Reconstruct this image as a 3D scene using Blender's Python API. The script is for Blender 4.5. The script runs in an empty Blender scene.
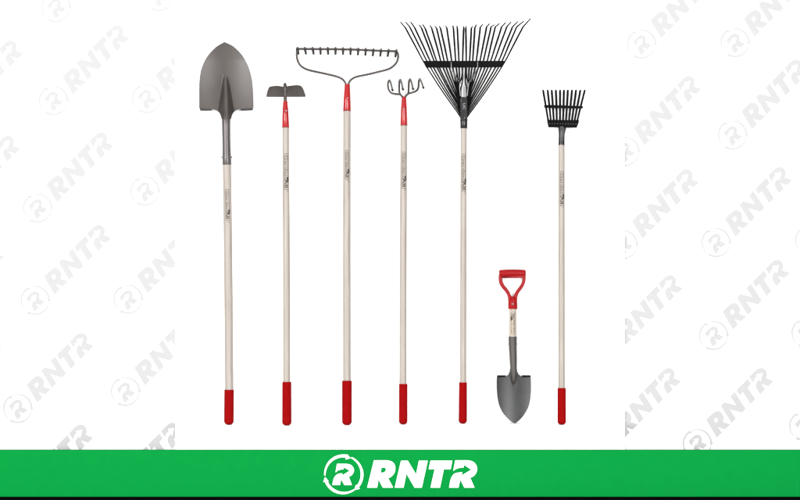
import bpy, bmesh, math, random
from mathutils import Vector, Matrix

random.seed(4)
R = math.radians
S = bpy.context.scene
COL = S.collection

# ------------------------------------------------------------------ camera
CAM = Vector((0.0, -8.0, 1.0))
cd = bpy.data.cameras.new('camera')
cam = bpy.data.objects.new('camera', cd)
COL.objects.link(cam)
cam.location = CAM
cam.rotation_euler = (R(90), 0, 0)
cd.sensor_width = 36.0
cd.lens = 90.0
cd.clip_end = 200.0
S.camera = cam
PX = 0.004            # metres per photograph pixel on the plane y = 0


def world_pt(px, py, y):
    k = (y - CAM.y) / 8.0
    return Vector(((px - 400) * PX * k, y, 1.0 + (250 - py) * PX * k))


# ------------------------------------------------------------------ materials
def new_mat(name):
    m = bpy.data.materials.new(name)
    m.use_nodes = True
    nt = m.node_tree
    return m, nt, nt.nodes['Principled BSDF']


def srgb(r, g, b, k=1.0):
    def f(c):
        c /= 255.0
        return (c / 12.92 if c <= 0.04045 else ((c + 0.055) / 1.055) ** 2.4) * k
    return (f(r), f(g), f(b), 1)


def mat(name, c1, c2=None, rough=0.5, metallic=0.0, scale=(20, 20, 20), spec=0.5, bump=0.0,
        coat=0.0, lo=0.35, hi=0.65, detail=4.0, rvar=0.0, distort=0.0):
    m, nt, b = new_mat(name)
    N, L = nt.nodes, nt.links
    tc = N.new('ShaderNodeTexCoord')
    mp = N.new('ShaderNodeMapping')
    mp.inputs['Scale'].default_value = scale
    L.new(tc.outputs['Object'], mp.inputs['Vector'])
    no = N.new('ShaderNodeTexNoise')
    no.inputs['Scale'].default_value = 1.0
    no.inputs['Detail'].default_value = detail
    no.inputs['Roughness'].default_value = 0.6
    no.inputs['Distortion'].default_value = distort
    L.new(mp.outputs[0], no.inputs['Vector'])
    cr = N.new('ShaderNodeValToRGB')
    cr.color_ramp.elements[0].position = lo
    cr.color_ramp.elements[1].position = hi
    c2 = c2 or c1
    if c1[0] < .85: c1, c2 = [tuple(v * .73 for v in c[:3]) + (1,) for c in (c1, c2)]
    cr.color_ramp.elements[0].color = c1
    cr.color_ramp.elements[1].color = c2
    L.new(no.outputs[0], cr.inputs[0])
    L.new(cr.outputs[0], b.inputs['Base Color'])
    b.inputs['Roughness'].default_value = rough
    b.inputs['Metallic'].default_value = metallic
    b.inputs['Specular IOR Level'].default_value = spec
    b.inputs['Coat Weight'].default_value = coat
    b.inputs['Coat Roughness'].default_value = 0.12
    if rvar:
        mr = N.new('ShaderNodeMapRange')
        mr.inputs['To Min'].default_value = rough - rvar
        mr.inputs['To Max'].default_value = rough + rvar
        L.new(no.outputs[0], mr.inputs[0])
        L.new(mr.outputs[0], b.inputs['Roughness'])
    if bump:
        bp = N.new('ShaderNodeBump')
        bp.inputs['Strength'].default_value = bump
        bp.inputs['Distance'].default_value = 0.001
        L.new(no.outputs[0], bp.inputs['Height'])
        L.new(bp.outputs[0], b.inputs['Normal'])
    return m


EXPO = 1.96
M = {}
M['white'] = mat('white_paint', (.90, .90, .90, 1), (.91, .91, .91, 1), rough=.8, spec=.1)
M['sheet'] = mat('backdrop_paper', (.78, .78, .78, 1), rough=.85, spec=.05)
M['panel'] = mat('panel_paint', (.87, .87, .87, 1), rough=.8, spec=.05)
M['print'] = mat('pale_grey_ink', srgb(241, 241, 242, .92 / EXPO), rough=.8, spec=.1)
M['green'] = mat('green_vinyl', srgb(18, 178, 78, .94 / EXPO), srgb(18, 178, 78, .97 / EXPO), rough=.8, spec=.0)
M['black_base'] = mat('black_vinyl', (.002, .002, .002, 1), rough=.9, spec=.0)
M['letter'] = mat('white_vinyl', (.92, .92, .92, 1), rough=.7, spec=.1)
M['wood'] = mat('pale_ash_wood', srgb(210, 195, 180, .40), srgb(229, 218, 207, .435), rough=.42, scale=(150, 150, 5), spec=.4,
                lo=.3, hi=.7, bump=.15, detail=6, distort=.6)
M['wood_light'] = mat('light_maple_wood', srgb(236, 218, 196, .41), srgb(244, 228, 208, .45), rough=.42, scale=(150, 150, 5), spec=.4,
                      lo=.3, hi=.7, bump=.15, detail=6)
M['red'] = mat('red_enamel', srgb(212, 10, 18, .42), srgb(218, 12, 22, .45), rough=.3, scale=(30, 30, 30), spec=.2, coat=.4)
M['grip'] = mat('red_foam_rubber', srgb(180, 5, 8, .46), srgb(188, 6, 10, .47), rough=.85, scale=(60, 60, 30), spec=.05, bump=.2, detail=8)
M['dred'] = mat('red_moulded_plastic', srgb(214, 10, 22, .36), srgb(220, 12, 24, .38), rough=.4, scale=(50, 50, 50), spec=.12, bump=.1)
M['steel'] = mat('brown_grey_steel', srgb(104, 89, 82, .16), srgb(142, 126, 117, .175), rough=.42, metallic=.15, scale=(14, 14, 9), spec=.5,
                 rvar=.08, detail=8, bump=.1, lo=.3, hi=.7)
M['steel_socket'] = mat('smooth_grey_steel', srgb(126, 121, 120, .38), srgb(134, 129, 128, .38), rough=.35, metallic=.45, scale=(40, 40, 6), spec=.5)
M['gunmetal'] = mat('gunmetal_steel', srgb(90, 91, 93, .15), srgb(108, 109, 111, .165), rough=.42, metallic=.4, scale=(18, 18, 12), spec=.5,
                    rvar=.06, detail=8, bump=.1)
M['brown_steel'] = mat('dark_brown_steel', srgb(86, 80, 75, .42), srgb(96, 90, 85, .44), rough=.5, metallic=.3, scale=(30, 30, 8))
M['shade_rivet_steel'] = mat('step_shade_rivet_steel', srgb(66, 60, 57, .35), srgb(78, 71, 67, .35), rough=.6, metallic=.2, scale=(40, 40, 40))  # steel darkened to paint in the shade of the foot steps; rivets share it
M['tooth'] = mat('dark_forged_steel', srgb(60, 54, 51, .10), srgb(70, 63, 60, .10), rough=.7, metallic=.2, scale=(40, 40, 40), spec=.2)
M['rod'] = mat('grey_forged_rod', srgb(86, 78, 74, .40), srgb(108, 99, 95, .43), rough=.42, metallic=.45, scale=(60, 60, 60), rvar=.08)
M['black'] = mat('black_powder_coat', (.002, .002, .002, 1), (.003, .003, .003, 1), rough=.5, scale=(80, 80, 80), spec=.03, bump=.15)
M['black_gloss'] = mat('glossy_black_enamel', (.003, .003, .004, 1), (.004, .004, .005, 1), rough=.2, scale=(40, 40, 40), spec=.3, coat=.0)
M['plate'] = mat('blued_steel_plate', srgb(44, 45, 56, .14), srgb(58, 60, 74, .14), rough=.5, metallic=.1, scale=(50, 50, 50), spec=.2)
M['bright'] = mat('bright_zinc', (.20, .20, .21, 1), (.26, .26, .27, 1), rough=.4, metallic=.8, scale=(50, 50, 50))
M['ink'] = mat('brown_grey_ink', srgb(80, 70, 63, .4), srgb(100, 88, 80, .45), rough=.6, spec=.2, scale=(300, 300, 300))
M['inkb'] = mat('black_ink', srgb(20, 16, 15, .3), rough=.6, spec=.2)
M['seam'] = mat('dark_seam', srgb(70, 40, 34, .5), rough=.7)


# ------------------------------------------------------------------ mesh helpers
def tag(o, label=None, cat=None, group=None, kind=None):
    if label: o['label'] = label
    if cat: o['category'] = cat
    if group: o['group'] = group
    if kind: o['kind'] = kind
    return o


def link(name, me, material, parent=None, smooth=True, angle=38):
    if material: 
        me.materials.clear()
        me.materials.append(material)
    if smooth:
        me.shade_smooth()
        me.set_sharp_from_angle(angle=R(angle))
    o = bpy.data.objects.new(name, me)
    COL.objects.link(o)
    if parent: o.parent = parent
    return o


def bm_link(name, bm, material, parent=None, smooth=True, angle=38, recalc=True):
    if recalc: bmesh.ops.recalc_face_normals(bm, faces=bm.faces)
    me = bpy.data.meshes.new(name)
    bm.to_mesh(me)
    bm.free()
    return link(name, me, material, parent, smooth, angle)


def cr(pts, n=6):
    """open Catmull-Rom through tuples of any length"""
    out = []
    P = [pts[0]] + list(pts) + [pts[-1]]
    for i in range(1, len(P) - 2):
        a, b, c, d = P[i - 1], P[i], P[i + 1], P[i + 2]
        for k in range(n):
            t = k / n
            out.append(tuple(.5 * (2 * b[j] + (c[j] - a[j]) * t + (2 * a[j] - 5 * b[j] + 4 * c[j] - d[j]) * t * t +
                                   (3 * b[j] - a[j] - 3 * c[j] + d[j]) * t ** 3) for j in range(len(b))))
    out.append(tuple(pts[-1]))
    return out


def add_tube(bm, pts, rad, seg=14, flat=None, cap=True):
    """pts: Vectors, rad: list of radii; flat: optional (list of) factor on the second axis"""
    pts = [Vector(p) for p in pts]
    n = len(pts)
    if not isinstance(rad, (list, tuple)): rad = [rad] * n
    if flat is None: flat = 1.0
    if not isinstance(flat, (list, tuple)): flat = [flat] * n
    prev = Vector((1, 0, 0))
    rings = []
    for i in range(n):
        t = (pts[min(i + 1, n - 1)] - pts[max(i - 1, 0)])
        if t.length < 1e-9: t = Vector((0, 0, 1))
        t.normalize()
        u = prev - t * prev.dot(t)
        if u.length < 1e-4: u = Vector((0, 1, 0)) - t * t.y
        u.normalize()
        prev = u
        v = t.cross(u)
        rings.append([bm.verts.new(pts[i] + u * (rad[i] * math.cos(a)) + v * (rad[i] * flat[i] * math.sin(a)))
                      for a in [2 * math.pi * k / seg for k in range(seg)]])
    for a, b in zip(rings, rings[1:]):
        for k in range(seg):
            bm.faces.new((a[k], a[(k + 1) % seg], b[(k + 1) % seg], b[k]))
    if cap:
        bm.faces.new(rings[0][::-1])
        bm.faces.new(rings[-1])
    return bm


def poly_mesh(loops, depth, bevel=0.0, fn=None, name='plate', res=1):
    """filled outline with holes, in pixel units; depth is half thickness; fn maps (px, py, z) -> Vector"""
    cu = bpy.data.curves.new(name, 'CURVE')
    cu.dimensions = '2D'
    cu.fill_mode = 'BOTH'
    cu.extrude = max(depth - bevel, 0)
    cu.bevel_depth = bevel
    cu.bevel_resolution = res
    cu.offset = -bevel
    for lp in loops:
        sp = cu.splines.new('POLY')
        sp.points.add(len(lp) - 1)
        for p, q in zip(sp.points, lp): p.co = (q[0], -q[1], 0, 1)
        sp.use_cyclic_u = True
    tmp = bpy.data.objects.new('tmp', cu)
    COL.objects.link(tmp)
    dg = bpy.context.evaluated_depsgraph_get()
    me = bpy.data.meshes.new_from_object(tmp.evaluated_get(dg))
    bpy.data.objects.remove(tmp)
    bpy.data.curves.remove(cu)
    me.name = name
    if fn:
        for v in me.vertices: v.co = fn(v.co.x, -v.co.y, v.co.z)
    me.update()
    return me


def merge(meshes):
    bm = bmesh.new()
    for me in meshes:
        bm.from_mesh(me)
        bpy.data.meshes.remove(me)
    return bm


# ------------------------------------------------------------------ the setting
PLINTH_Z = 0.3040
PANEL_Y = 0.070
BACK_Y = 0.078


def box(bm, x0, x1, y0, y1, z0, z1, bev=0.0):
    r = bmesh.ops.create_cube(bm, size=1)
    for v in r['verts']:
        v.co = Vector(((x0 + x1) / 2 + v.co.x * (x1 - x0), (y0 + y1) / 2 + v.co.y * (y1 - y0), (z0 + z1) / 2 + v.co.z * (z1 - z0)))
    if bev:
        es = {e for v in r['verts'] for e in v.link_edges}
        bmesh.ops.bevel(bm, geom=list(es), offset=bev, segments=3, affect='EDGES', profile=.5)


bm = bmesh.new(); box(bm, -9, 9, -12, 1.0, -.05, 0)
tag(bm_link('floor', bm, M['white'], smooth=False), kind='structure')
PX0, PX1 = world_pt(175, 0, PANEL_Y).x, world_pt(625, 0, PANEL_Y).x
bm = bmesh.new(); box(bm, PX0 + .03, PX1 - .03, -.105, PANEL_Y - .001, PLINTH_Z - .02, PLINTH_Z, .004)
tag(bm_link('display_ledge', bm, M['white']), 'slim white ledge under the red grips that the seven tools stand on', 'ledge')
bm = bmesh.new(); box(bm, -2.6, 2.6, BACK_Y, BACK_Y + .03, .002, 2.7)
backdrop = tag(bm_link('backdrop', bm, M['sheet'], smooth=False), kind='structure')

a = world_pt(175, 0, PANEL_Y); b = world_pt(625, 0, PANEL_Y)
bm = bmesh.new(); box(bm, a.x, b.x, PANEL_Y, BACK_Y - .001, .002, 2.45, .001)
tag(bm_link('display_board', bm, M['panel']), 'plain white display board behind the seven garden tools, in front of the printed backdrop', 'board')

# ---- the logo, traced in banner pixels
def circ_arc(a0, a1, w0, w1, cx=343.5, cy=474.4, r=18.6, n=28):
    """tapering arc, angles in degrees clockwise from up"""
    o, i = [], []
    for k in range(n + 1):
        t = k / n
        a = R(a0 + (a1 - a0) * t)
        w = (w0 + (w1 - w0) * min(1, t * 1.6)) / 2
        o.append((cx + (r + w) * math.sin(a), cy - (r + w) * math.cos(a)))
        i.append((cx + (r - w) * math.sin(a), cy - (r - w) * math.cos(a)))
    return o + i[::-1]


def c1(L): return [(315 + x / 9.62, 448 + y / 9.62) for x, y in L]
def c2(L): return [(360 + x / 9.62, 448 + y / 9.62) for x, y in L]
def c3(L): return [(415 + x / 9.62, 448 + y / 9.62) for x, y in L]


EMBLEM_RING = [
    [circ_arc(-93, 12, 1.25, 2.7)], [c1([(308, 58), (342, 97), (293, 110)])],
    [circ_arc(25, 132, 1.25, 2.7)], [c1([(394, 353), (432, 390), (378, 404)])],
    [circ_arc(145, 248, 1.25, 2.7)], [c1([(98, 278), (132, 320), (80, 327)])],
]
BIGR = lambda: None
EMBLEM_R = [[c1([(212, 152), (300, 152)] + cr([(300, 152), (340, 160), (366, 185), (375, 217), (364, 247), (345, 265), (325, 278)], 4)[1:] +
               [(355, 355), (283, 355), (252, 297), (240, 355), (167, 355)] +
               cr([(167, 355), (180, 297), (200, 264), (228, 248), (262, 243)], 4)[1:] +
               [(262, 264), (335, 218), (278, 184), (274, 204)] + cr([(274, 204), (240, 208), (215, 219), (198, 236)], 4)[1:])]]
LETTERS = [
    [c2([(135, 118), (250, 118)] + cr([(250, 118), (300, 128), (330, 155), (340, 195), (330, 240), (300, 275), (270, 290)], 4)[1:] +
        [(318, 380), (220, 380), (178, 300), (165, 380), (70, 380)]),
     c2([(207, 187)] + cr([(228, 186), (245, 192), (250, 206), (244, 224), (226, 236)], 3) + [(198, 238)])],
    [[(401.1, 460.7), (407.8, 460.7), (416.1, 474.5), (418.95, 460.7), (427.7, 460.7), (421.8, 487.5), (414.6, 487.5),
      (406.5, 473.5), (403.5, 487.5), (394.8, 487.5)]],
    [c3([(150, 122), (358, 122), (342, 203), (277, 203), (240, 380), (150, 380), (190, 203), (132, 203)])],
    [c3([(388, 118), (500, 118)] + cr([(500, 118), (550, 128), (585, 158), (597, 200), (587, 240), (562, 270), (530, 285)], 4)[1:] +
        [(572, 380), (475, 380), (435, 300), (418, 380), (328, 380)] + cr([(328, 380), (343, 305), (360, 268), (390, 242), (455, 232)], 4)[1:] +
        [(447, 265), (543, 208), (470, 160), (465, 188)] + cr([(465, 188), (425, 190), (392, 203), (368, 220)], 4)[1:])],
]

# ---- printed pattern on the backdrop (real ink sheet half a millimetre thick)
CENTRES = [(53.5, 100.5), (146.5, 98.5), (56, 7.5), (159, -3.5), (37.5, 208), (145, 191), (35.1, 300.3), (128, 299.2), (17.8, 408.4),
           (125.4, 391.4), (-53, 116), (-55.5, 211), (-72, 319), (-74, 411), (17, 500), (109, 498), (-90, 518),
           (641.5, 44), (735, 42.5), (625, 151.5), (732.5, 135), (623, 244.6), (716, 242.5), (606.5, 350.5), (713.5, 335.4),
           (605, 443.5), (697.3, 443.5), (806, 333), (803.7, 426), (828, 41), (809.5, 240.5), (644, -49), (737, -50), (688, 552), (790, 535)]
pat = []
for cx, cy in CENTRES:
    def fn(px, py, z, cx=cx, cy=cy):
        dx, dy = (px - 343.5) * .75, (py - 474.4) * .75
        c = math.sqrt(.5)
        p = world_pt(cx + c * dx + c * dy, cy - c * dx + c * dy, BACK_Y)
        p.y = BACK_Y - (.0008 if head else .0004)
        return p
    for gi, g in enumerate(EMBLEM_RING + EMBLEM_R + LETTERS):
        head = gi in (1, 3, 5)
        pat.append(poly_mesh(g, 0, 0, fn))
bm = merge(pat)
bm_link('printed_pattern', bm, M['print'], backdrop, smooth=False)

# ---- green board along the front of the platform
BY = -.03
banner = bpy.data.objects.new('banner_board', None); COL.objects.link(banner)
banner.location = (0, BY, 0)
tag(banner, 'long green board with large white lettering and round arrow emblem along the bottom', 'sign board')
zt, zb = world_pt(0, 450, BY).z, world_pt(0, 496.8, BY).z
bm = bmesh.new(); box(bm, -2.1, 2.1, 0, .018, zb, zt, .0012)
bm_link('board', bm, M['green'], banner)
bm = bmesh.new(); box(bm, -2.1, 2.1, .0185, .0205, zb, zt - .001)
bm_link('bounce_sheet', bm, M['white'], banner)  # unseen white sheet added to bounce light on to the backdrop
bm = bmesh.new(); box(bm, -2.1, 2.1, -.004, .0215, .001, zb - .0005, .001)
bm_link('base_rail', bm, M['black_base'], banner)


def bfn(px, py, z):
    p = world_pt(px, py, BY)
    return Vector((p.x, -.002 - z * PX - (.0005 if head else 0), p.z))


head = False
ring = [poly_mesh(g, .4, .05, bfn) for g in EMBLEM_RING[::2]]
head = True
ring += [poly_mesh(g, .4, .05, bfn) for g in EMBLEM_RING[1::2]]
head = False
bm = merge(ring)
bm_link('arrow_ring', bm, M['letter'], banner, angle=30)
bm = merge([poly_mesh(g, .4, .05, bfn) for g in EMBLEM_R])
bm_link('emblem_letter', bm, M['letter'], banner, angle=30)
bm = merge([poly_mesh(g, .4, .05, bfn) for g in LETTERS])
bm_link('lettering', bm, M['letter'], banner, angle=30)


# ------------------------------------------------------------------ tools
class Tool:
    """a leaning tool; pixels are cast on to the tool's own leaning plane, n is the distance out of it towards the viewer"""
    def __init__(s, name, label, cat, cx, base_py, top_py, top_gap):
        yb = (1 - PLINTH_Z) * 8 / ((base_py - 250) * PX) - 8
        zt = 1 + (250 - top_py) * PX
        s.L = math.atan2(PANEL_Y - top_gap - yb, zt - PLINTH_Z)
        s.O = Vector(((cx - 400) * PX * (8 + yb) / 8, yb, PLINTH_Z))
        s.nrm = Vector((0, -math.cos(s.L), math.sin(s.L)))
        s.inv = Matrix.Rotation(s.L, 3, 'X')
        s.root = bpy.data.objects.new(name, None)
        s.root.empty_display_size = .1
        COL.objects.link(s.root)
        s.root.location = s.O
        s.root.rotation_euler = (-s.L, 0, 0)
        tag(s.root, label, cat)

    def l(s, px, py, n=0.0):
        d = Vector(((px - 400) * PX, 8.0, (250 - py) * PX))
        t = ((s.O - CAM).dot(s.nrm) + n) / d.dot(s.nrm)
        return s.inv @ (CAM + d * t - s.O)

    def tube(s, name, pts, rad, material, parent=None, seg=14, flat=None, smooth_n=0, k=1.0):
        """pts (px, py[, n]); rad in pixels or list"""
        pts = [p if len(p) == 3 else (p[0], p[1], 0.0) for p in pts]
        if isinstance(rad, (int, float)): rad = [rad] * len(pts)
        if smooth_n:
            q = cr([(*p, r) for p, r in zip(pts, rad)], smooth_n)
            pts = [p[:3] for p in q]; rad = [p[3] for p in q]
        bm = bmesh.new()
        add_tube(bm, [s.l(*p) for p in pts], [r * PX for r in rad], seg, flat)
        return bm_link(name, bm, material, parent or s.root)

    def plate(s, name, loops, n0, thick, material, parent=None, bevel=.0015, nf=None, curve_fn=None):
        fn = lambda px, py, z: s.l(px, py, n0 + z * PX + (nf(px, py) if nf else 0))
        me = poly_mesh(loops, thick / 2 / PX, bevel / PX, fn)
        bm = bmesh.new(); bm.from_mesh(me); bpy.data.meshes.remove(me)
        bmesh.ops.remove_doubles(bm, verts=bm.verts, dist=1e-5)
        return bm_link(name, bm, material, parent or s.root)

    def shaft(s, x_top, y_top, x_bot, y_bot, w_top, w_bot, material=None, wob=.25, ph=0.0):
        n = 24
        pts, rad = [], []
        for i in range(n + 1):
            t = i / n
            pts.append((x_top + (x_bot - x_top) * t + wob * math.sin(math.pi * t), y_top + (y_bot - y_top) * t, .0))
            rad.append((w_top + (w_bot - w_top) * t) / 2)
        o = s.tube('shaft', pts, rad, material or M['wood'], seg=32)
        s.sh = (x_top, y_top, x_bot, y_bot, w_top, w_bot, wob)
        return o

    def shx(s, py):
        xt, yt, xb, yb, wt, wb, wob = s.sh
        t = (py - yt) / (yb - yt)
        return xt + (xb - xt) * t + wob * math.sin(math.pi * t), (wt + (wb - wt) * t) / 2

    def grip(s, x_top, y_top, x_bot, w_top, w_bot):
        """red sleeve closed with a round end that rests on the platform"""
        a = s.l(x_top, y_top); e = s.l(x_bot, 400)
        rt, rb = w_top / 2 * PX, w_bot / 2 * PX
        pts = [Vector((a.x, 0, a.z + .0005)), Vector((a.x, 0, a.z + .0005)), Vector((a.x, 0, a.z - .0005))]
        rad = [rt * .86, rt * .975, rt]
        n = 14
        for i in range(1, n + 1):
            t = i / n
            pts.append(Vector((a.x + (e.x - a.x) * t, 0, (a.z - .0005) * (1 - t) + rb * .8 * t)))
            rad.append(rt + (rb - rt) * t + .00012 * math.sin(i * 2.3))
        for i in range(1, 9):
            q = math.pi / 2 * i / 8
            pts.append(Vector((e.x, 0, rb * .8 * (1 - math.sin(q)))))
            rad.append(max(rb * math.cos(q) ** .8, rb * .04))
        bm = bmesh.new(); add_tube(bm, pts, rad, 32)
        return bm_link('grip', bm, M['grip'], s.root)

    def screw(s, px, py, n, r, parent, name='screw'):
        a = s.l(px, py, n)
        bm = bmesh.new()
        add_tube(bm, [a + Vector((0, .002, 0)), a, a - Vector((0, .0015, 0)), a - Vector((0, .002, 0))], [r * PX, r * PX, r * PX * .8, r * PX * .3], 12)
        bm_link(name, bm, M['bright'], parent)

    def label(s, py0, py1, shaft, flip=False, off=0.4):
        """the maker's mark printed round the front of the shaft"""
        L_ = abs(py1 - py0)
        parts = {'ink': [], 'inkb': []}

        def text(body, u0, u1, h, v, key, shear=.0):
            cu = bpy.data.curves.new('t', 'FONT'); cu.body = body; cu.size = 1; cu.shear = shear; cu.offset = 0 if key == 'ink' else .02
            tmp = bpy.data.objects.new('tmp', cu); COL.objects.link(tmp)
            me = bpy.data.meshes.new_from_object(tmp.evaluated_get(bpy.context.evaluated_depsgraph_get()))
            bpy.data.objects.remove(tmp); bpy.data.curves.remove(cu)
            xs = [q.co.x for q in me.vertices]; ys = [q.co.y for q in me.vertices]
            sx = (u1 - u0) / (max(xs) - min(xs)); sy = h / (max(ys) - min(ys))
            for q in me.vertices:
                q.co.x = u0 + (q.co.x - min(xs)) * sx
                q.co.y = v + (q.co.y - min(ys)) * sy
            parts[key].append(me)
        text('Garden', 2.0, L_ * .68, 2.2, -1.1, 'ink')
        text('All', L_ * .70, L_ - 2.2, 2.5, -1.1, 'inkb')
        # outline of the mark
        def rr(x0, x1, y0, y1, r):
            o = []
            for cx, cy, a0 in ((x1 - r, y1 - r, 0), (x0 + r, y1 - r, 90), (x0 + r, y0 + r, 180), (x1 - r, y0 + r, 270)):
                for k in range(5):
                    a = R(a0 + 22.5 * k); o.append((cx + r * math.cos(a), cy + r * math.sin(a)))
            return o
        parts['ink'].append(poly_mesh([rr(0, L_, -1.8, 1.9, 1.4), rr(.42, L_ - .42, -1.38, 1.48, 1.1)], 0, 0, lambda x, y, z: Vector((x, y, 0))))
        # leaf sprig over the last word
        def leaf(x, y, a, l, w):
            P = [(0, 0), (l * .3, w), (l * .7, w * .8), (l, 0), (l * .7, -w * .8), (l * .3, -w)]
            P = [(x + p * math.cos(a) - q * math.sin(a), y + p * math.sin(a) + q * math.cos(a)) for p, q in P]
            return poly_mesh([P], 0, 0, lambda X, Y, z: Vector((X, Y, 0)))
        for d in ((.72, 1.2, R(25), 2.6, .7), (.72, 1.2, R(90), 1.9, .6), (.71, 1.2, R(155), 2.8, .8), (.72, 1.3, R(205), 1.8, .5)):
            parts['inkb'].append(leaf(L_ * d[0], *d[1:]))
        parts['inkb'].append(leaf(L_ + .8, 1.5, 0, 1.0, .5))
        for key, ms in parts.items():
            bm = merge(ms)
            for k in range(-7, 8):
                bmesh.ops.bisect_plane(bm, geom=bm.verts[:] + bm.edges[:] + bm.faces[:], plane_co=(0, k * .5, 0), plane_no=(0, 1, 0))
            for v in bm.verts:
                u, w = v.co.x, v.co.y + (-.1 if flip else .1)
                py = (py1 - u) if flip else (py0 + u)
                cx, r = s.shx(py)
                a = w / r * (-1 if flip else 1)
                rr_ = (r + .06) * PX
                c = s.l(cx, py)
                v.co = Vector((c.x + rr_ * math.sin(a), -rr_ * math.cos(a), c.z))
            bm_link('printed_mark', bm, M[key], shaft, smooth=True, recalc=False)


def interp(rows, y, j):
    for a, b in zip(rows, rows[1:]):
        if y <= b[0]:
            t = (y - a[0]) / (b[0] - a[0]) if b[0] > a[0] else 0
            return a[j] + (b[j] - a[j]) * t
    return rows[-1][j]


def blade(T, rows, nf, thick, material, name='blade', cols=36, parent=None):
    """rows (py, xl, xr); nf(px, py, u) -> n of the front face"""
    bm = bmesh.new()
    F, B = [], []
    for (py, xl, xr) in rows:
        f, b = [], []
        for i in range(cols + 1):
            u = -1 + 2 * i / cols
            px = xl + (xr - xl) * (u + 1) / 2
            n = nf(px, py, u)
            f.append(bm.verts.new(T.l(px, py, n)))
            b.append(bm.verts.new(T.l(px, py, n - thick)))
        F.append(f); B.append(b)
    for r in range(len(rows) - 1):
        for i in range(cols):
            bm.faces.new((F[r][i], F[r][i + 1], F[r + 1][i + 1], F[r + 1][i]))
            bm.faces.new((B[r][i + 1], B[r][i], B[r + 1][i], B[r + 1][i + 1]))
        for i in (0, cols):
            bm.faces.new((F[r][i], F[r + 1][i], B[r + 1][i], B[r][i]))
    for r in (0, -1):
        for i in range(cols):
            bm.faces.new((F[r][i], F[r][i + 1], B[r][i + 1], B[r][i]))
    return bm_link(name, bm, material, parent or T.root, angle=50)


# ================================================================= 1 long shovel
T = Tool('shovel', 'tall grey steel round-point shovel standing blade up, leftmost of the tools', 'shovel', 229, 424.8, 44, .035)
prof = cr([(42.0, 224.2, 225.0), (44.2, 220.2, 229.6), (47.2, 215.6, 234.4), (52.6, 210.2, 240.0), (57, 206.8, 243.4), (62, 204.0, 246.3), (70, 201.0, 249.6),
           (80, 199.5, 252.0), (90, 199.2, 253.0), (100, 199.2, 253.4), (108.0, 199.2, 253.5)], 5)
rows = prof + [(108.5, 204, 249), (109.0, 212.4, 240.5)] + cr([(109.0, 212.4, 240.5), (110.2, 216, 236.6), (112.5, 219, 233.6), (115.5, 220.6, 232), (119, 221.6, 231.1)], 4)[1:]


def nf(px, py, u):
    cx = 225 + (py - 42) * .016
    hw = 27.0
    d = (px - cx) / hw
    base = -.016 + .016 * d * d + .000008 * (py - 82) ** 2
    base += max(0, (60 - py)) * .00035
    w = max(0.0, min(1, (py - 74) / 42))
    hw2 = 2.2 + 7.0 * w ** .9
    q = abs(px - cx) / hw2
    ridge = (.45 * (.5 + .5 * math.cos(math.pi * min(q, 1))) + .55 * max(0, 1 - q * q)) * (.003 + .022 * w ** .9) * min(1, max(0, (py - 73.5) / 5)) if q < 1 else 0
    return base + ridge


bl = blade(T, rows, nf, .0022, M['steel'], cols=110)
# rolled foot steps on both shoulders, underside shade put into their darker colour
T.plate('foot_step', [[(199.2, 107.3), (212.6, 108.4), (212.0, 110.6), (206, 110.9), (200.2, 110.9)]], -.012, .003, M['shade_rivet_steel'], bevel=.001,
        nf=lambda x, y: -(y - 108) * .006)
T.plate('foot_step', [[(253.5, 107.3), (240.2, 108.4), (240.8, 110.8), (247, 110.7), (252.6, 110.4)]], -.012, .003, M['shade_rivet_steel'], bevel=.001,
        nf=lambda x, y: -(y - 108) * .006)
so = T.tube('socket', [(225.9, 113, -.010), (226.0, 116, -.002), (226.1, 118), (226.2, 126), (226.4, 140), (226.7, 155), (227.0, 164.6), (227.0, 165)],
            [2.6, 4.3, 4.5, 4.3, 4.2, 4.45, 4.75, 4.5], M['steel_socket'], seg=32)
for sx in (-1, 1):
    a = T.l(226.8 + sx * 4.3, 157.2)
    bm = bmesh.new(); add_tube(bm, [a, a + Vector((sx * .0035, 0, 0)), a + Vector((sx * .0045, 0, 0))], [.0035, .003, .0015], 10)
    bm_link('rivet', bm, M['shade_rivet_steel'], so)
sh = T.shaft(227.0, 164, 229.3, 391, 8.7, 8.6)
T.label(189.5, 221, sh)
T.grip(229.2, 389.8, 229.0, 9.8, 9.8)

# ================================================================= 2 hoe
T = Tool('garden_hoe', 'garden hoe with small wide grey blade on a long pale handle', 'hoe', 286.8, 425.5, 84, .075)
out = cr([(268.8, 87.3), (271, 86.2), (277.6, 85.7), (284.5, 86.6), (290, 85.6), (296.3, 85.0), (300.7, 85.6), (302.9, 87.9)], 4) + \
    [(304.4, 91.5), (305.9, 96.2), (305.6, 96.9), (286, 97.0), (266.4, 97.0), (266.2, 96.4), (267.1, 91.7)]
T.plate('blade', [out], -.006, .004, M['gunmetal'] if 0 else M['steel'], nf=lambda x, y: -(y - 85) * .0045, bevel=.001)
nk = T.tube('neck', [(284.9, 83.6, .0), (285.0, 84.6, .006), (285.1, 87, .010), (285.2, 90, .010), (285.2, 96, .006), (285.3, 101.5, .0), (285.4, 106, 0)],
            [1.2, 1.75, 1.9, 1.9, 1.8, 1.75, 1.75], M['rod'], seg=18, smooth_n=4)
fe = T.tube('ferrule', [(285.3, 101.0), (285.3, 101.2), (285.35, 104), (285.5, 112), (285.7, 127.2), (285.7, 127.6)],
            [1.9, 2.3, 2.5, 3.2, 3.75, 3.5], M['red'], seg=32)
T.screw(286.2, 110.7, .0125, .75, fe)
T.tube('seam_ring', [(285.7, 127.3), (285.7, 127.9)], 3.6, M['seam'], fe, seg=32)
sh = T.shaft(285.7, 127, 286.7, 384, 6.9, 7.5, ph=1)
T.label(153.5, 190, sh, off=.2)
T.grip(286.8, 382.0, 286.9, 9.2, 9.5)

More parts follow.
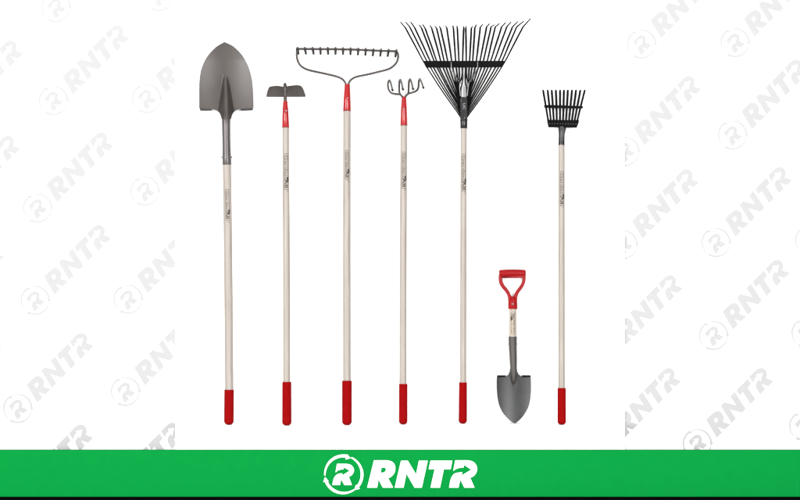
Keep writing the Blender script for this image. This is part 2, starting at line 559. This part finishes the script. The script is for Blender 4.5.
# ================================================================= 3 bow rake
T = Tool('bow_rake', 'bow rake with short teeth on a curved steel bow, standing right of the hoe', 'rake', 347, 425.1, 47, .03)
bar = [(295.7, 48.9), (305, 48.9), (320, 49.0), (335, 49.1), (350, 49.4), (365, 50.0), (380, 50.7), (390, 51.0), (397, 51.4)]
T.tube('head_bar', bar, 1.2, M['rod'], seg=12, smooth_n=3)
tx = [297.6, 305, 312.7, 320.3, 327.8, 335.5, 343, 350.6, 358.2, 365.8, 373.4, 381.0, 388.6, 396.4]
for i, x in enumerate(tx):
    y = interp([(p[0], p[1]) for p in bar], x, 1)
    dx = (0.9 if i < 3 else .3 if i < 5 else 0) - (max(0, i - 6) * .16)
    yb = y + 5.0 + (.3 if i > 9 else 0)
    tooth = T.tube('tooth', [(x - dx * .2, y - 2.0, -.004), (x, y - 1.2, .0), (x, y, .004), (x + dx * .4, y + 2, .024), (x + dx, yb, .062), (x + dx * 1.05, yb + .2, .066)],
           [.9, 1.2, 1.3, 1.25, 1.15, .8], M['tooth'], seg=10, flat=.8)
    T.tube('tooth_shoulder', [(x - dx * .2, y - 2.1, -.002), (x - dx * .1, y - 1.4, .003), (x, y - .2, .008), (x, y + .7, .008)], [.6, 1.25, 1.35, .8], M['rod'], bpy.data.objects[tooth.name], seg=12)
T.tube('bow', [(297.0, 49.5), (296.8, 53), (296.9, 57.2), (298.2, 62), (301, 66), (305, 68.6), (310, 70.4), (320, 72.6), (330, 74.8), (337.5, 76.8),
               (342, 79), (344.8, 82), (346.0, 85.5), (346.5, 92)], 1.18, M['rod'], seg=14, smooth_n=4)
T.tube('bow', [(397.2, 52.0), (398.1, 55), (397.9, 59), (396.4, 62.8), (393, 66.4), (388, 69.3), (378, 71.9), (370, 73.9), (358, 76.4),
               (353.2, 78.2), (350.4, 80.6), (348.6, 84), (347.8, 92)], 1.18, M['rod'], seg=14, smooth_n=4)
fe = T.tube('ferrule', [(347.3, 84.3), (347.3, 84.6), (347.3, 87), (347.1, 98), (347.0, 110.6), (347.0, 111.1)], [2.4, 2.8, 3.0, 3.6, 4.1, 3.85], M['red'], seg=32)
T.screw(347.5, 98, .0145, .7, fe)
T.tube('seam_ring', [(347, 110.7), (347, 111.4)], 3.95, M['seam'], fe, seg=32)
sh = T.shaft(347.0, 110.5, 347.0, 383, 7.8, 7.9, wob=-.15)
T.label(150.5, 180, sh, off=.3)
T.grip(347, 380.8, 347, 9.9, 9.9)

# ================================================================= 4 cultivator
T = Tool('hand_cultivator', 'long-handled cultivator with four hooked grey tines on a red ferrule', 'cultivator', 403.3, 424.4, 79, .03)
tines = [
    [(402.6, 97.5, 0), (401.4, 95.6, .004), (399.4, 94.2, .006), (395.6, 94.1, .006), (391.2, 92.8, .004), (388.6, 89.5, .002), (387.9, 84.5, 0), (388.5, 81.2, .004), (389.5, 80.2, .012),
     (390.6, 82.4, .03), (391.6, 86.5, .06), (392.5, 90.3, .09)],
    [(403.2, 97.5, .003), (401.2, 95.4, .007), (399.6, 93.0, .008), (399.1, 88, .004), (399.3, 83, .002), (399.7, 80.4, .005), (400.4, 79.6, .012), (401.3, 81.6, .03), (402.1, 85.4, .06), (402.9, 89.4, .09)],
    [(404.6, 97.5, .003), (406.6, 95.2, .007), (408.3, 93.2, .008), (408.7, 88, .004), (408.9, 83, .002), (409.4, 79.9, .005), (410.2, 79.0, .012), (411.1, 81.0, .03), (412.1, 85.0, .06), (413.0, 89.1, .09)],
    [(405.2, 97.5, 0), (406.4, 95.5, .004), (408.6, 93.7, .006), (412.5, 92.5, .006), (416.2, 91.0, .004), (418.3, 88.0, .002), (418.7, 83.5, 0), (419.0, 80.2, .004), (419.8, 78.9, .012),
     (420.9, 80.7, .03), (422.2, 84.2, .06), (423.4, 87.8, .09)]]
for t in tines:
    n = len(t)
    rad = [1.12] * (n - 4) + [1.12, 1.08, 1.05, 1.0]
    o = T.tube('tine', t, rad, M['rod'], seg=12, smooth_n=4)
    e = t[-1]; d = t[-2]
    T.tube('tine_point', [(d[0] * .35 + e[0] * .65, d[1] * .35 + e[1] * .65, e[2] - .008), (e[0], e[1] - .2, e[2]), (e[0] + .15, e[1] + 1.3, e[2] + .016)], [.9, 1.5, .35],
           M['tooth'], o, seg=10, flat=.5)
fe = T.tube('ferrule', [(404.0, 96.7), (404.0, 96.9), (404.0, 99), (403.9, 108), (403.9, 125.0), (403.9, 125.5)], [1.9, 2.3, 2.5, 3.1, 3.75, 3.5], M['red'], seg=32)
T.screw(403.8, 108.6, .0125, .7, fe)
T.tube('seam_ring', [(403.9, 125.1), (403.9, 125.8)], 3.6, M['seam'], fe, seg=32)
sh = T.shaft(403.9, 125, 403.1, 386, 7.1, 7.4, wob=-.2)
T.label(152, 189, sh, off=.3)
T.grip(403.3, 384, 403.2, 8.6, 8.8)

# ================================================================= 5 leaf rake
T = Tool('leaf_rake', 'wide black fan leaf rake with many thin spring tines and a crossbar', 'leaf rake', 462.9, 423.6, 26, .045)
barx = [425.1, 428.6, 431.7, 435.6, 437.9, 441.9, 445.1, 448.5, 452.1, 455.9, 459.0, 462.5, 466.3, 469.5, 472.4, 475.8, 479.2, 482.4, 486.2, 489.4, 492.9, 497.1, 500.4, 503.4]
knee = [(405.5, 28.1), (409.7, 27.0), (414.6, 27.6), (421.6, 28.2), (425.1, 28.3), (431.7, 28.3), (436.6, 28.3), (440.5, 28.3), (446.8, 28.0), (453.4, 28.0), (457.3, 28.0), (463.7, 28.6),
        (465.8, 28.6), (471.4, 28.2), (474.8, 28.0), (480.3, 27.2), (486.6, 27.0), (491.1, 27.0), (495.3, 27.0), (501.6, 27.0), (506.9, 26.6), (512.5, 27.0), (516.7, 27.0), (523, 27.0)]
tip = [(400.6, 22.1), (405.8, 22.1), (410.8, 22.1), (419.3, 24.9), (422.8, 24.6), (430.1, 25.6), (435.0, 26.2), (439.3, 26.2), (445.6, 26.2), (452.8, 25.7), (457, 26.1), (463.6, 26.5),
       (466.1, 26.4), (472.6, 26.2), (476.3, 24.7), (482.7, 24.4), (489.4, 23.7), (494.3, 24.7), (499.4, 23.4), (505.7, 22.4), (511, 22.0), (517.9, 21.4), (523.9, 21.0), (530.6, 18.5)]
for i in range(24):
    k = i if i < 12 else 23 - i
    sg = -1 if i < 12 else 1
    ey = 117.5 - k * 2.35
    ex = 463.9 + sg * (3.7 - k * .06)
    b0 = (barx[i], 64.2)
    dx = (b0[0] - knee[i][0]) / (b0[1] - knee[i][1])
    zed = .006 * ((i % 2) * 2 - 1)
    if k < 8:
        lower = [(ex + (b0[0] + dx * 4 - ex) * .55, ey + (69 - ey) * .55, zed * .6), (ex + sg * .8, ey - 2.2, zed * .4), (ex, ey, .004)]
    else:
        # the inner tines run nearly straight and then step in to the bracket
        lower = [(b0[0] + (ex - b0[0]) * .30, 76, zed), (ex + sg * (1.6 + (11 - k) * .9), 84 + (11 - k) * .8, zed * .5), (ex + sg * .5, ey - 2, 0), (ex, ey, .004)]
    up = [(tip[i][0], tip[i][1], .055), ((tip[i][0] + knee[i][0]) / 2, (tip[i][1] + knee[i][1]) / 2, .034), (knee[i][0], knee[i][1], .008), (knee[i][0] + dx * 4, knee[i][1] + 4, -.001), (knee[i][0] + dx * 18, knee[i][1] + 18, -.002), (*b0, -.002)]
    T.tube('tine', up + lower, [.8, .88, .98, 1.0, .98, .8] + [.88 - .25 * (q + 1) / len(lower) for q in range(len(lower))], M['black'], seg=8, smooth_n=4, flat=.6)
T.plate('crossbar', [[(422.3, 60.8), (505.3, 60.8), (504.0, 62.2), (504.2, 63.4), (502.8, 64.4), (503.0, 65.6), (501.7, 67.3), (426.3, 67.8), (425.0, 66.2), (425.2, 65.0), (424.0, 63.8), (424.3, 62.8)]], .006, .008,
        M['black'], bevel=.0015)
for sg, xb in ((-1, 451.2), (1, 477.6)):
    o = T.tube('spring_brace', [(xb, 61.8, .013), (xb + .1, 66, .014), (xb - sg * 1.2, 70, .013), (xb - sg * 4.5, 77, .012), (xb - sg * 8.4, 82.5, .011), (463.9 + sg * 4.2, 88, .010), (463.9 + sg * 3.4, 96, .008)],
               [.35, .42, .45, .45, .45, .45, .45], M['bright'], seg=8, smooth_n=4)
    coil = []
    for q in range(0, 61):
        t = q / 60
        an = t * 2 * math.pi * 5
        coil.append((xb - sg * (1.0 + 8.0 * t) + 1.0 * math.cos(an), 70.5 + 13.5 * t + .5 * math.sin(an), .013 + .004 * math.sin(an)))
    T.tube('coil', coil, .32, M['plate'], o, seg=6)
    # side rods of the bracket above the plate
    T.tube('bracket_rod', [(463.9 + sg * 1.9, 62, -.004), (463.9 + sg * 1.5, 75, -.004), (463.9 + sg * 1.7, 83, -.002), (463.9 + sg * 2.9, 88, 0), (463.9 + sg * 3.1, 99, .004)], .72, M['black'], seg=8, smooth_n=3)
pl = T.plate('bracket_plate', [[(461.3, 97), (466.9, 97), (467.2, 104), (467.4, 116.5), (466.6, 118.6), (461.2, 118.6), (460.6, 116.5), (461.0, 104)]], .011, .006, M['plate'], bevel=.0012)
cu = bpy.data.curves.new('t', 'FONT'); cu.body = 'UC'; cu.size = 1; cu.extrude = .02
tmp = bpy.data.objects.new('tmp', cu); COL.objects.link(tmp)
me = bpy.data.meshes.new_from_object(tmp.evaluated_get(bpy.context.evaluated_depsgraph_get()))
bpy.data.objects.remove(tmp)
xs = [q.co.x for q in me.vertices]; ys = [q.co.y for q in me.vertices]
for v in me.vertices:
    u = (v.co.x - min(xs)) / (max(xs) - min(xs)); w = (v.co.y - min(ys)) / (max(ys) - min(ys))
    v.co = T.l(462.9 + 2.4 * w, 103.4 + 6.0 * u, .0145 + v.co.z * .02)
link('stamped_letters', me, M['bright'], pl, smooth=False)
co = T.tube('collar', [(463.9, 117.2), (463.9, 117.6), (463.9, 120), (463.9, 120.4), (463.9, 127.9), (463.9, 128.4)], [3.2, 3.6, 3.6, 3.7, 3.7, 3.4], M['black_gloss'], seg=32)
T.tube('collar_band', [(463.9, 119.6), (463.9, 120.8)], 3.85, M['plate'], co, seg=32)
sh = T.shaft(463.8, 127.6, 463.1, 385, 6.5, 6.6, wob=-.1)
T.label(153.8, 192, sh, off=.3)
T.grip(463.05, 382.4, 462.8, 8.0, 8.5)

# ================================================================= 6 D-handle shovel
T = Tool('short_shovel', 'short grey shovel standing blade down with a red D-shaped handle', 'shovel', 514.5, 423.4, 273, .02)
prof = cr([(375.4, 496.9, 530.9), (380, 496.6, 531.0), (386, 496.6, 531.1), (392.2, 496.9, 531.0), (398, 497.5, 530.5), (403, 498.5, 529.6), (408, 500.2, 528.0), (412.5, 502.6, 525.6),
           (416.5, 505.8, 522.9), (420, 509.3, 519.6), (422.3, 512.3, 517.0), (423.3, 514.2, 515.6)], 4)
rows = cr([(368.5, 509.9, 517.1), (371.5, 509.6, 517.4), (374, 508.6, 518.6), (375.8, 506.9, 520.3)], 3) + [(376.2, 505.6, 521.9), (376.5, 498, 530)]
rows += [(p[0] if p[0] > 376.6 else 376.6 + i * .01, p[1], p[2]) for i, p in enumerate(prof) if p[0] > 375.9]


def nf2(px, py, u):
    cx = 514.0
    d = (px - cx) / 17.3
    base = -.006 - .0 + .012 * d * d + .000006 * (py - 398) ** 2
    w = max(0.0, min(1, (388 - py) / 18))
    q = abs(px - cx) / (1.0 + 4.0 * w)
    return base + ((1 - q * q) * .006 * w if q < 1 else 0)


blade(T, rows, nf2, .002, M['gunmetal'], cols=48)
for xa, xb_ in ((497.0, 505.6), (522.0, 530.8)):
    T.plate('foot_step', [[(xa, 375.1), (xb_, 375.1), (xb_, 377.0), (xa, 377.2)]], .006, .010, M['black'], bevel=.0015)
so = T.tube('socket', [(512.7, 336.8), (512.7, 337.2), (512.8, 345), (513.2, 356, .002), (513.5, 366, .004), (513.7, 374, .005), (513.9, 380, .004), (514, 382.4, .001), (514, 383.4, -.003)],
            [4.0, 4.3, 4.1, 3.85, 3.5, 3.0, 2.5, 1.7, .6], M['brown_steel'], seg=28, smooth_n=3)
for sx in (-1, 1):
    a = T.l(512.8 + sx * 3.9, 344)
    bm = bmesh.new(); add_tube(bm, [a, a + Vector((sx * .003, 0, 0))], [.003, .002], 10)
    bm_link('rivet', bm, M['shade_rivet_steel'], so)
sh = T.shaft(512.9, 307, 512.8, 338, 7.5, 7.9, material=M['wood_light'], wob=0)
T.label(311.5, 335, sh, flip=True, off=.1)
outer = [(499.0, 274)] + cr([(498.4, 277), (498.6, 280.5), (499.6, 284.2), (501.6, 287.6), (504.2, 290.6), (506.3, 293.4), (507.6, 296.6), (508.0, 300), (508.2, 304)], 3) + [(508.3, 308.9)] + \
    [(517.4, 308.9)] + cr([(517.3, 304), (517.3, 300), (517.5, 297), (518.4, 294), (520.2, 291.2), (522.6, 288), (524.4, 284.6), (525.5, 281), (525.8, 277)], 3) + [(525.4, 274)]
inner = [(502.2, 274.5)] + cr([(502.3, 278), (502.8, 281.6), (504.4, 285), (507.2, 288.4), (509.4, 291.6), (510.8, 294.8), (512.4, 297.0), (514.0, 295.0), (515.4, 291.8), (517.6, 288.6), (520.2, 285.2), (521.8, 281.8), (522.2, 278)], 3) + [(522.3, 274.5)]
dh = T.plate('yoke', [outer, inner], .0, .020, M['dred'], bevel=.005)
T.tube('cross_grip', [(499.1, 273.4), (499.2, 273.4), (500.0, 273.4), (506, 273.1), (512.5, 273.0), (519, 273.1), (524.9, 273.3), (525.7, 273.3), (525.8, 273.3)],
       [2.6, 3.2, 3.6, 3.8, 3.85, 3.8, 3.6, 3.2, 2.6], M['dred'], dh, seg=24)
T.tube('handle_socket', [(512.8, 296.5), (512.8, 299), (512.8, 303), (512.85, 308.4), (512.85, 309.0)], [3.2, 4.2, 4.7, 4.8, 4.5], M['dred'], dh, seg=32)
T.screw(512.9, 304, .0195, .85, dh)

# ================================================================= 7 shrub rake
T = Tool('shrub_rake', 'narrow black shrub rake with eleven stiff tines and one crossbar, rightmost tool', 'rake', 561.8, 424.7, 91, .035)
top = [542.9, 547.5, 551.6, 555.8, 560, 563.9, 567.8, 572, 576.1, 580.4, 584.9]
bot = [548.3, 550.9, 553.8, 556.9, 560, 563.1, 566.1, 569.0, 571.9, 574.7, 577.2]
for i in range(11):
    s_ = (i - 5) / 5
    x0, x1 = top[i], bot[i]
    T.tube('tine', [(x0, 90.0, .032), (x0 + s_ * -.1, 90.3, .022), (x0 - s_ * .5, 91.6, .008), (x0 + (x1 - x0) * .12, 93.5, 0), (x0 + (x1 - x0) * .5, 105, 0), (x1, 121, 0)],
           [.85, 1.05, 1.15, 1.12, 1.1, 1.0], M['black'], seg=10, smooth_n=3, flat=.6)
T.plate('crossbar', [[(543.8, 105.2), (550, 104.9), (582.9, 106.1), (583.1, 108.4), (581, 108.6), (544.4, 107.9)]], .005, .006, M['black'], bevel=.0012)
hp = T.plate('head_plate', [[(546.9, 119.6), (579.2, 120.2), (578.6, 123), (576.8, 127.8), (548.4, 127.4), (547.4, 123)]], .003, .009, M['black'], bevel=.002)
for i in range(11):
    T.screw(549.6 + i * 2.65, 123.6 + i * .04, .0078, .38, hp, name='rivet')
so = T.tube('socket', [(562.2, 126.2), (562.2, 127.0), (562.1, 129.2), (561.8, 134), (561.6, 140), (561.5, 145.3), (561.5, 145.9)], [3.6, 4.2, 3.9, 3.2, 3.15, 3.3, 3.0], M['black_gloss'], seg=32, smooth_n=3)
T.tube('weld_rib', [(564.0, 128.4, .013), (563.7, 134, .011), (563.2, 142, .010)], [.9, .6, .2], M['black_gloss'], so, seg=10, smooth_n=3)
sh = T.shaft(561.5, 145.3, 561.6, 390, 6.6, 6.9, wob=0)
T.label(171.5, 206.5, sh, off=.1)
T.grip(561.7, 388.1, 561.7, 8.5, 8.7)

# ------------------------------------------------------------------ light: two soft boxes, one overhead, even studio air
w = bpy.data.worlds.new('World'); S.world = w; w.use_nodes = True
w.node_tree.nodes['Background'].inputs[0].default_value = (1, 1, 1, 1)
w.node_tree.nodes['Background'].inputs[1].default_value = .48


def soft(name, loc, aim, sx, sy, power, col=(1, 1, 1)):
    d = bpy.data.lights.new(name, 'AREA'); d.shape = 'RECTANGLE'; d.size = sx; d.size_y = sy; d.energy = power; d.color = col
    o = bpy.data.objects.new(name, d); COL.objects.link(o); o.location = loc
    o.rotation_euler = (Vector(aim) - Vector(loc)).to_track_quat('-Z', 'Y').to_euler()


soft('key_softbox', (-7.4, -11.0, 1.7), (.6, 0, 1), 4.2, 5.5, 2370, (1, .995, .985))
soft('fill_softbox', (3.4, -10.5, 1.5), (1.2, 0, 1), 1.4, 4.4, 1270)
soft('top_softbox', (0, -5.0, 6.0), (0, 0, 1), 5, 2.5, 215)

S.view_settings.view_transform = 'Standard'
S.view_settings.look = 'None'
S.view_settings.exposure = 0
S.view_settings.gamma = 1
S.render.engine = 'CYCLES'
S.cycles.max_bounces = 6
S.cycles.use_denoising = True
